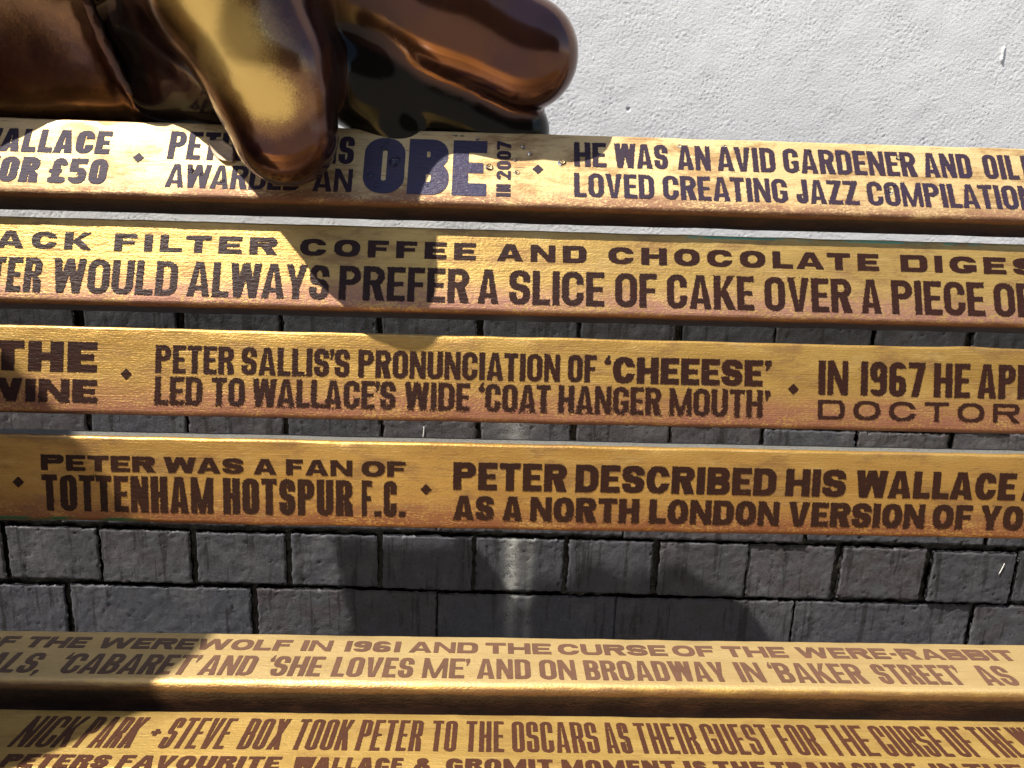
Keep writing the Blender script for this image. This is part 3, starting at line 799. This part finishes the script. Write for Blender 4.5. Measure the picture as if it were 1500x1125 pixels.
SLATS = [  # lean of the face from upright (rad), y, z from the eye
    (0.57117, 0.65632, 0.01968), (0.39402, 0.63373, -0.06183), (0.24427, 0.61618, -0.14924), (0.12173, 0.58832, -0.23325), (1.59709, 0.55130, -0.36746), (1.64945, 0.46929, -0.37978)]
SEAT_STEP = [(1.7094, 0.3778, -0.3818), (1.8494, 0.2883, -0.3958)]      # two more seat slats, nearer than the picture's lower edge
GOLD = [
    gold_mat('gold_paint_pale', 1, (.66, .48, .22), (.58, .40, .17), (.24, .11, .06), .012, .6, .9, rough=.58, metal=.50),
    gold_mat('gold_paint_yellow', 2, (.55, .355, .10), (.46, .285, .075), (.32, .155, .10), .019, .75, .15, green=(.14, .42, .0318, .0352, (.05, .30, .20))),
    gold_mat('gold_paint_orange', 3, (.52, .315, .078), (.41, .235, .054), (.27, .11, .058), .024, .95, .2),
    gold_mat('gold_paint_brown', 4, (.50, .295, .075), (.42, .235, .055), (.24, .09, .036), .019, .9, .28, top_grey=True, green=(-.5, -.27, -.035, -.030, (.02, .09, .035))),
    gold_mat('gold_paint_tan', 5, (.60, .43, .19), (.55, .385, .16), (.40, .26, .12), .002, .15, .10, face_brown=.0055, mottle=.2),
    gold_mat('gold_paint_seat', 6, (.52, .345, .10), (.43, .275, .075), (.35, .18, .08), .002, .15, .12, face_brown=.006, mottle=.5)]
DESC = ['pale gold top slat bearing the large letters OBE', 'yellow gold slat with widely spaced upper line and pinkish lower edge',
        'gold slat with copper worn patches along its lower half', 'gold slat with grey upper edge and brown lower edge',
        'tan gold rear seat slat seen at a low angle with rounded nose', 'yellow gold seat slat with tall narrow lettering']
slats = []
for i, (th, y, z) in enumerate(SLATS):
    seat = i >= 4
    kn = {2: [(.398, .022, .0012, 't')], 3: [(-.33, .05, -.0012, 'b')], 4: [], 0: []}.get(i, [])
    o = link('slat', slat_mesh(.0024, .0075 if seat else .0045, 40 + i, kn), GOLD[i], bench)
    o.location = (0, y - BY, z + GZ); o.rotation_euler = (-th, 0, 0)
    o['label'] = DESC[i]
    slats.append(o)
for th, y, z in SEAT_STEP:
    o = link('slat', slat_mesh(.0035, .010, 60), GOLD[5], bench)
    o.location = (0, y - BY, z + GZ); o.rotation_euler = (-th, 0, 0)

OPT = {0: dict(wear=0.35), 1: dict(wear=0.43), 2: dict(wear=0.30), 3: dict(wear=0.30, chips=0.35), 4: dict(wear=0.22), 5: dict(wear=0.51), 6: dict(wear=0.57, chips=0.25),
       7: dict(wear=0.35), 8: dict(wear=0.65, chips=0.4), 9: dict(wear=0.51), 10: dict(wear=0.73, chips=0.85, lowwear=0.95), 11: dict(wear=0.73, chips=0.3), 12: dict(wear=0.65, chips=0.4),
       13: dict(wear=0.86, chips=0.75, lowwear=0.95), 14: dict(wear=0.73, chips=0.5), 15: dict(wear=0.57, chips=0.85, lowwear=0.95), 16: dict(wear=0.43), 17: dict(wear=0.65, chips=0.45),
       18: dict(wear=0.47, chips=0.2), 19: dict(wear=0.65, chips=0.65, lowwear=0.95), 20: dict(wear=0.22), 21: dict(wear=0.26), 22: dict(wear=.30, chips=0.2), 23: dict(wear=.30)}
for i, (s, vb, vt, st_, ba, gap, words) in enumerate(LINES):
    lettering(slats[s - 1], words, vb, vt, st_, ba, mat=M_letter_blue if i == 4 else {1: M_letter_dark, 5: M_letter_pale, 6: M_letter_seat}.get(s, M_letter), gap=gap, **OPT.get(i, {}))
lettering(slats[0], [('IN', 0, 11.5), ('2007', 16, 53)], 0, 11.8, 3.3, 2.4, turn=(10.9, -26.6), mat=M_letter_dark, gap=.4, wear=0.22)
for s, u, v in ((0, -291.7, 0), (0, 33.1, .2), (2, -298.4, -2.3), (2, 249.9, -2.2), (3, -378.9, -2.7), (3, -52.4, -2.4)):
    lettering(slats[s], [('◆', u - 4.6, u + 4.6)], v - 4.7, v + 4.7, 3, 3, mat=M_letter_dark if s == 0 else M_letter, name='diamond_mark', wear=0.32, chips=.5 if u == 249.9 else 0)

# end frames, beyond both sides of the picture
def end_frame(x):
    bm = bmesh.new()
    pts = [(.30, .0), (.34, .0), (.40, .36), (.60, .37), (.66, .0), (.70, .0), (.645, .42), (.665, .62), (.735, .92), (.70, .93), (.645, .75), (.62, .60), (.605, .43), (.40, .405), (.33, .40)]
    # plank slots are butted against the backs of the slats
    vs = [bm.verts.new((x - .02, a - BY, b)) for a, b in pts]
    f = bm.faces.new(vs)
    r_ = bmesh.ops.extrude_face_region(bm, geom=[f])
    bmesh.ops.translate(bm, verts=[v for v in r_['geom'] if isinstance(v, bmesh.types.BMVert)], vec=(.04, 0, 0))
    bmesh.ops.recalc_face_normals(bm, faces=bm.faces)
    bmesh.ops.triangulate(bm, faces=[q for q in bm.faces if len(q.verts) > 4])
    me = bpy.data.meshes.new('end_frame'); bm.to_mesh(me); bm.free()
    link('end_frame', me, M_iron, bench)
end_frame(-1.18); end_frame(1.04)

# ------------------------------------------------------------------ bronze figure: sleeve and hand over the top slat
statue = thing('bronze_statue', 'bronze figure with a thick fingered hand draped over the top slat', 'statue', (-.80, .44, GZ - .39))
SO = np.array([-.80, .44, GZ - .39])

def cap(P, a, b, ra, rb):
    a, b = np.array(a, float), np.array(b, float)
    ab = b - a
    t = np.clip(((P - a) @ ab) / (ab @ ab), 0, 1)
    return np.linalg.norm(P - a - t[..., None] * ab, axis=-1) - (ra + (rb - ra) * t)

def chain(P, pts, k=.012):
    f = None
    for (a, ra), (b, rb) in zip(pts, pts[1:]):
        g = cap(P, a, b, ra, rb)
        f = g if f is None else smin(f, g, k)
    return f

def sdf_mesh(name, fun, lo, hi, cell, mat, attrs=None, n=5, shade_of=None):
    ax = [np.arange(l, h, cell) for l, h in zip(lo, hi)]
    P = np.stack(np.meshgrid(*ax, indexing='ij'), -1)
    f = fun(P)
    V, Q = surface_net(f, lo, cell)
    V = relax(V, Q, n)
    me = mesh(name, V + np.array([0, 0, GZ]) - SO, Q)
    bm = bmesh.new(); bm.from_mesh(me); bmesh.ops.recalc_face_normals(bm, faces=bm.faces); bm.to_mesh(me); bm.free()
    attr(me, 'wear', attrs(V) if attrs else np.full(len(V), .2))
    attr(me, 'painted_shade', shade_of(V) if shade_of else np.zeros(len(V)))
    return link(name, me, mat, statue)

F1 = [((-.225, .650, .178), .055), ((-.204, .630, .142), .057), ((-.1738, .625, .087), .0468), ((-.164, .626, .040), .0402)]
F2 = [((-.140, .666, .178), .046), ((-0.0407, .676, 0.1359), .0455), ((0.0199, .676, 0.1105), .0448)]
F3 = [((-.110, .695, .108), .038), ((-.05, .705, .078), .035), ((.012, .708, .0535), .033)]
F4 = [((-.150, .690, .105), .036), ((-.115, .692, .083), .032), ((-.082, .698, .048), .029)]
E1, E2 = np.array([-.222, .975]), np.array([.975, .222])      # arm and finger are flattened, leaning a little towards the wall
PALM = [((-.335, .697, .118), .020), ((-.282, .686, .128), .032), ((-.250, .668, .152), .050), ((-.165, .662, .168), .051)]
HEEL = [((-.270, .690, .100), .030), ((-.24, .688, .098), .042), ((-.17, .688, .108), .045), ((-.105, .695, .090), .042)]

def hand_shade(V):
    # shade painted near black: the folded fingers and the hollow of the hand
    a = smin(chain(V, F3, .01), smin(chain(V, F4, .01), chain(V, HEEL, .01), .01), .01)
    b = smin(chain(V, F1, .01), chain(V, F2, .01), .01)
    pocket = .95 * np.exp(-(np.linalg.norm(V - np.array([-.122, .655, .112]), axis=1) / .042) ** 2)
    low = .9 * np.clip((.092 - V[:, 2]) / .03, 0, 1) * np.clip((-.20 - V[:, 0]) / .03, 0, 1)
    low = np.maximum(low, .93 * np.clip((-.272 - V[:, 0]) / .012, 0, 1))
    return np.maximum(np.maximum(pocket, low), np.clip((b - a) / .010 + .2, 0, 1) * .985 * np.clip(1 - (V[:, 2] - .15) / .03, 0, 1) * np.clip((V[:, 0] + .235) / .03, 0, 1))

def hand_f(P):
    f = smin(chain(P, PALM, .015), chain(P, HEEL, .015), .015)
    f = smin(f, cap(P, (-.288, .700, .078), (-.195, .695, .074), .030, .032), .012)
    f = smin(f, chain(P, F1, .02), .022)
    q = P[..., 1:] @ E2 - .687               # the pointing finger is flatter front to back
    Q = P.copy(); Q[..., 1:] += (.29 * q)[..., None] * E2
    f = smin(f, chain(Q, F2, .02), .018)
    g = smin(chain(P, F3, .015), chain(P, F4, .015), .004)
    return smin(f, g, .006)

def hand_wear(V):
    # polished where it is handled: along the front ridge of the hanging finger and on the outside of the pointing one
    w = np.full(len(V), .17)
    ridge = cap(V, (-.218, .572, .165), (-.166, .590, .060), .0, .0)
    w += .85 * np.exp(-(ridge / .030) ** 2)
    d2 = np.linalg.norm(V - np.array([.063, .685, .148]), axis=1)
    w += .45 * np.exp(-(d2 / .035) ** 2)
    left = np.clip((-.19 - V[:, 0]) / .03, 0, 1) * np.clip((.62 - V[:, 1]) / .04, 0, 1)
    w += .25 * left
    w -= .45 * np.clip(1 - (V[:, 2] - .002) / .058, 0, 1)
    return w
hand = sdf_mesh('hand', hand_f, (-.46, .50, -.02), (.10, .82, .29), .0036, M_bronze, hand_wear, 5, hand_shade)

# sleeve: forearm lying along the top of the backrest, elbow, upper arm
SL = [((-.465, .682, .130), .043), ((-.60, .625, .205), .058), ((-.72, .56, .28), .072), ((-.85, .50, .36), .088)]
CN = np.array([.967, 0, .255])
CP = np.array([-.308, .697, .110])

def oval_arm(P, a, b):
    q = P[..., 1:] - np.array([.697, .128])
    u, v = q @ E1, q @ E2
    f = (np.sqrt((u / a) ** 2 + (v / b) ** 2) - 1) * b
    return f
def sleeve_f(P):
    d = (P - CP) @ CN
    n = np.sin(P[..., 0] * 70 + P[..., 2] * 30) * .0003 + np.sin(P[..., 0] * 31 - P[..., 2] * 55 + 1) * .0006
    f = np.maximum(oval_arm(P, .094, .039) + n, -(P[..., 0] + .475))
    hem = np.maximum(oval_arm(P, .097, .042), -(d + .012))
    f = smin(f, hem, .004)
    f = smin(f, chain(P, SL, .02), .03)
    f = np.maximum(f, d)
    hole = np.maximum(oval_arm(P, .086, .034), -(d + .03))
    return np.maximum(f, -hole)
def sleeve_sheen(V):
    w = .26 + .34 * np.exp(-((V[:, 2] - .165) / .05) ** 2) + .30 * np.exp(-((V[:, 2] - .055) / .016) ** 2)  # lighter bands paint the lit top and the slat's reflection below
    d = (V - CP) @ CN
    return w - .6 * np.clip((d + .010) / .006, 0, 1)
sleeve = sdf_mesh('sleeve', sleeve_f, (-.96, .39, .01), (-.24, .79, .47), .004, M_bronze, sleeve_sheen, 3, lambda V: .9 * np.clip(((V - CP) @ CN + .007) / .005, 0, 1))  # last argument paints shade along the cuff rim

# body of the seated figure, beyond the left edge of the picture
BODY = [((-.76, .43, -.30), .17), ((-.745, .43, -.05), .205), ((-.765, .44, .16), .19), ((-.86, .46, .32), .12)]
def body_f(P):
    f = chain(P, BODY, .06)
    f = smin(f, chain(P, [((-.90, .46, .33), .11), ((-.84, .49, .36), .09)], .03), .04)
    f = smin(f, chain(P, [((-.72, .40, -.31), .08), ((-.70, .18, -.31), .075), ((-.70, .14, -.78), .055)], .03), .04)
    f = smin(f, chain(P, [((-.90, .40, -.31), .08), ((-.92, .18, -.31), .075), ((-.92, .14, -.78), .055)], .03), .04)
    # neck and head, turned away above the arm
    f = smin(f, chain(P, [((-.92, .42, .27), .10), ((-.93, .38, .46), .085), ((-.935, .34, .61), .135), ((-.935, .33, .685), .13)], .03), .04)
    return np.maximum(f, -(P[..., 2] + .389) * (P[..., 1] > .26) - 9 * (P[..., 1] <= .26))
torso = sdf_mesh('torso', body_f, (-1.12, .02, -.848), (-.48, .70, .90), .012, M_bronze, None, 4)

# ------------------------------------------------------------------ small things lying on the slats and stuck to the wall
bpy.context.view_layer.update()
def on_slat(i, u, v, h=0.0):
    """world point on the face of slat i, u/v in mm, h metres above the face"""
    return slats[i].matrix_world @ Vector((u / 1000, -h, v / 1000))

def water_mat():
    m = Mat('water')
    return m.set(base=(1, 1, 1), rough=.0, trans=1.0, ior=1.33)
M_water = water_mat()
def drop_mesh(seed):
    r = np.random.default_rng(seed)
    n, k = 20, 7
    V = [(0, 0, .62)]
    for a in range(1, k + 1):
        p = a / k * math.pi / 2
        for b in range(n):
            t = 2 * math.pi * b / n
            rr = math.sin(p) * (1 + .10 * math.sin(2 * t + seed) + .06 * math.sin(3 * t + 2 * seed))
            V.append((rr * math.cos(t), rr * math.sin(t), .62 * max(0.0, math.cos(p))))
    Fc = [(0, 1 + b, 1 + (b + 1) % n) for b in range(n)]
    for a in range(k - 1):
        for b in range(n):
            c = 1 + a * n + b; d = 1 + a * n + (b + 1) % n
            Fc.append((c, c + n, d + n, d))
    Fc.append(tuple(range(1 + (k - 1) * n, 1 + k * n))[::-1])
    return mesh('water_drop', V, Fc)
DROPS = [(-84.7, 3.4, 4.4), (-94.4, 15.6, 2.4), (-103.1, -10.9, 2.8), (-97.5, -19.8, 2.3), (-92, 21, 1.5), (-79, -16, 1.4), (-35.9, 31.0, 1.4), (-30.3, 31.0, 1.2), (-17.1, 28.4, 1.6),
         (52.9, 7.5, 3.2), (-6.8, .8, 3.0), (21.1, 21.7, 1.9), (26.8, 15.2, 2.0), (14.5, 8.2, 1.4), (16.2, -3.4, 2.1), (-247.8, -10.8, 2.6), (-238.7, -13.7, 1.5), (-221.5, -19.5, 2.0), (-61, 19, 1.3), (-57, -18, 1.5),
         (324.5, -10.8, 3.0), (329, -6, 1.6), (336.8, 21.5, 2.2), (262, 26, 1.5), (190, 28, 1.6), (152, 27, 1.5), (287, 24, 1.3)]
rot0 = slats[0].matrix_world.to_3x3()
protos = [drop_mesh(s) for s in range(4)]
for k, (u, v, r_) in enumerate(DROPS):
    o = link('water_drop', protos[k % 4], M_water)
    f = Matrix(((1, 0, 0), (0, 0, -1), (0, 1, 0)))           # drop axis (z) to the face normal (-y)
    o.matrix_world = Matrix.Translation(on_slat(0, u, v, .00028)) @ (rot0 @ f).to_4x4() @ Matrix.Diagonal((r_ / 1000, r_ / 1000 * 1.12, r_ / 1000 * .8, 1))
    tag(o, 'small clear water drop beaded on the top slat', 'water drop', 'water drops on the top slat')

# a dry pale leaf caught against the hanging finger
def leaf_obj():
    px = [(550, 365), (600, 380), (640, 360), (690, 345), (730, 372), (760, 400), (800, 425), (840, 440), (880, 500), (900, 600), (860, 642), (800, 640), (760, 636), (700, 600), (660, 560), (630, 530), (590, 450), (565, 410)]
    pts = [((x - 720) / 8.33 * .60 / 1000, (495 - y) / 8.33 * .62 / 1000) for x, y in px]
    n = len(pts)
    V, Fc = [], []
    rings = 5
    for s in (0, 1):
        for q in range(rings + 1):
            f_ = q / rings
            for x, z in pts:
                hgt = .0006 + .0022 * f_ ** 2 * (.6 + .4 * math.sin(x * 400)) + (.00035 if s == 0 else 0)
                V.append((x * f_, -hgt, z * f_))
    for s in (0, 1):
        b = s * (rings + 1) * n
        for q in range(rings):
            for i in range(n):
                a, c = b + q * n + i, b + q * n + (i + 1) % n
                Fc.append((a, a + n, c + n, c) if s else (a, c, c + n, a + n))
    o0, o1 = rings * n, (2 * rings + 1) * n
    for i in range(n): Fc.append((o0 + i, o0 + (i + 1) % n, o1 + (i + 1) % n, o1 + i))
    me = mesh('dry_leaf', V, Fc)
    bm = bmesh.new(); bm.from_mesh(me); bmesh.ops.remove_doubles(bm, verts=bm.verts, dist=1e-6); bmesh.ops.recalc_face_normals(bm, faces=bm.faces); bm.to_mesh(me); bm.free()
    m = Mat('dry_leaf'); x, y, z = m.xyz()
    a = m.noise((200, 200, 900), 4, .6); b = m.noise((120, 120, 120), 3, .5)
    c = m.mix(m.step(a, .4, .7), (.56, .42, .27), (.42, .29, .16))
    c = m.mix(m.step(m.math('ADD', x, m.math('MULTIPLY', b, .006)), .0115, .0135), c, (.055, .012, .006))
    o = link('dry_leaf', me, m.set(base=c, rough=.6, normal=m.bump(a, .0006, .4)))
    o.matrix_world = Matrix.Translation(on_slat(0, -225.7, 8.2)) @ rot0.to_4x4()
    return o
tag(leaf_obj(), 'pale dry leaf lying on the top slat against the hanging finger', 'leaf')

# two white straws on the dark bricks
def straw(p, ang, ln):
    n = 8; V = []; Fc = []
    for i in range(7):
        t = i / 6; r_ = .0007 * (.4 + .6 * math.sin(math.pi * (.15 + .8 * t)))
        for k in range(n):
            a = 2 * math.pi * k / n
            V.append((r_ * math.cos(a) + .0008 * math.sin(2.2 * t), -.0014 + r_ * math.sin(a) * .7, (t - .5) * ln))
    for i in range(6):
        for k in range(n): Fc.append((i * n + k, i * n + (k + 1) % n, (i + 1) * n + (k + 1) % n, (i + 1) * n + k))
    Fc += [tuple(range(n))[::-1], tuple(range(6 * n, 7 * n))]
    o = link('straw', mesh('straw', V, Fc), plain('straw', (.80, .78, .72), .6))
    o.location = p; o.rotation_euler = (0, ang, 0)
    return o
tag(straw((.635, WY - .0012, GZ - .4344), math.radians(14), .016), 'short white straw on a dark brick under the right end of the slats', 'straw')
tag(straw((-.0798, WY - .0012, GZ - .2729), math.radians(2), .014), 'short white straw on a dark brick between two back slats', 'straw')
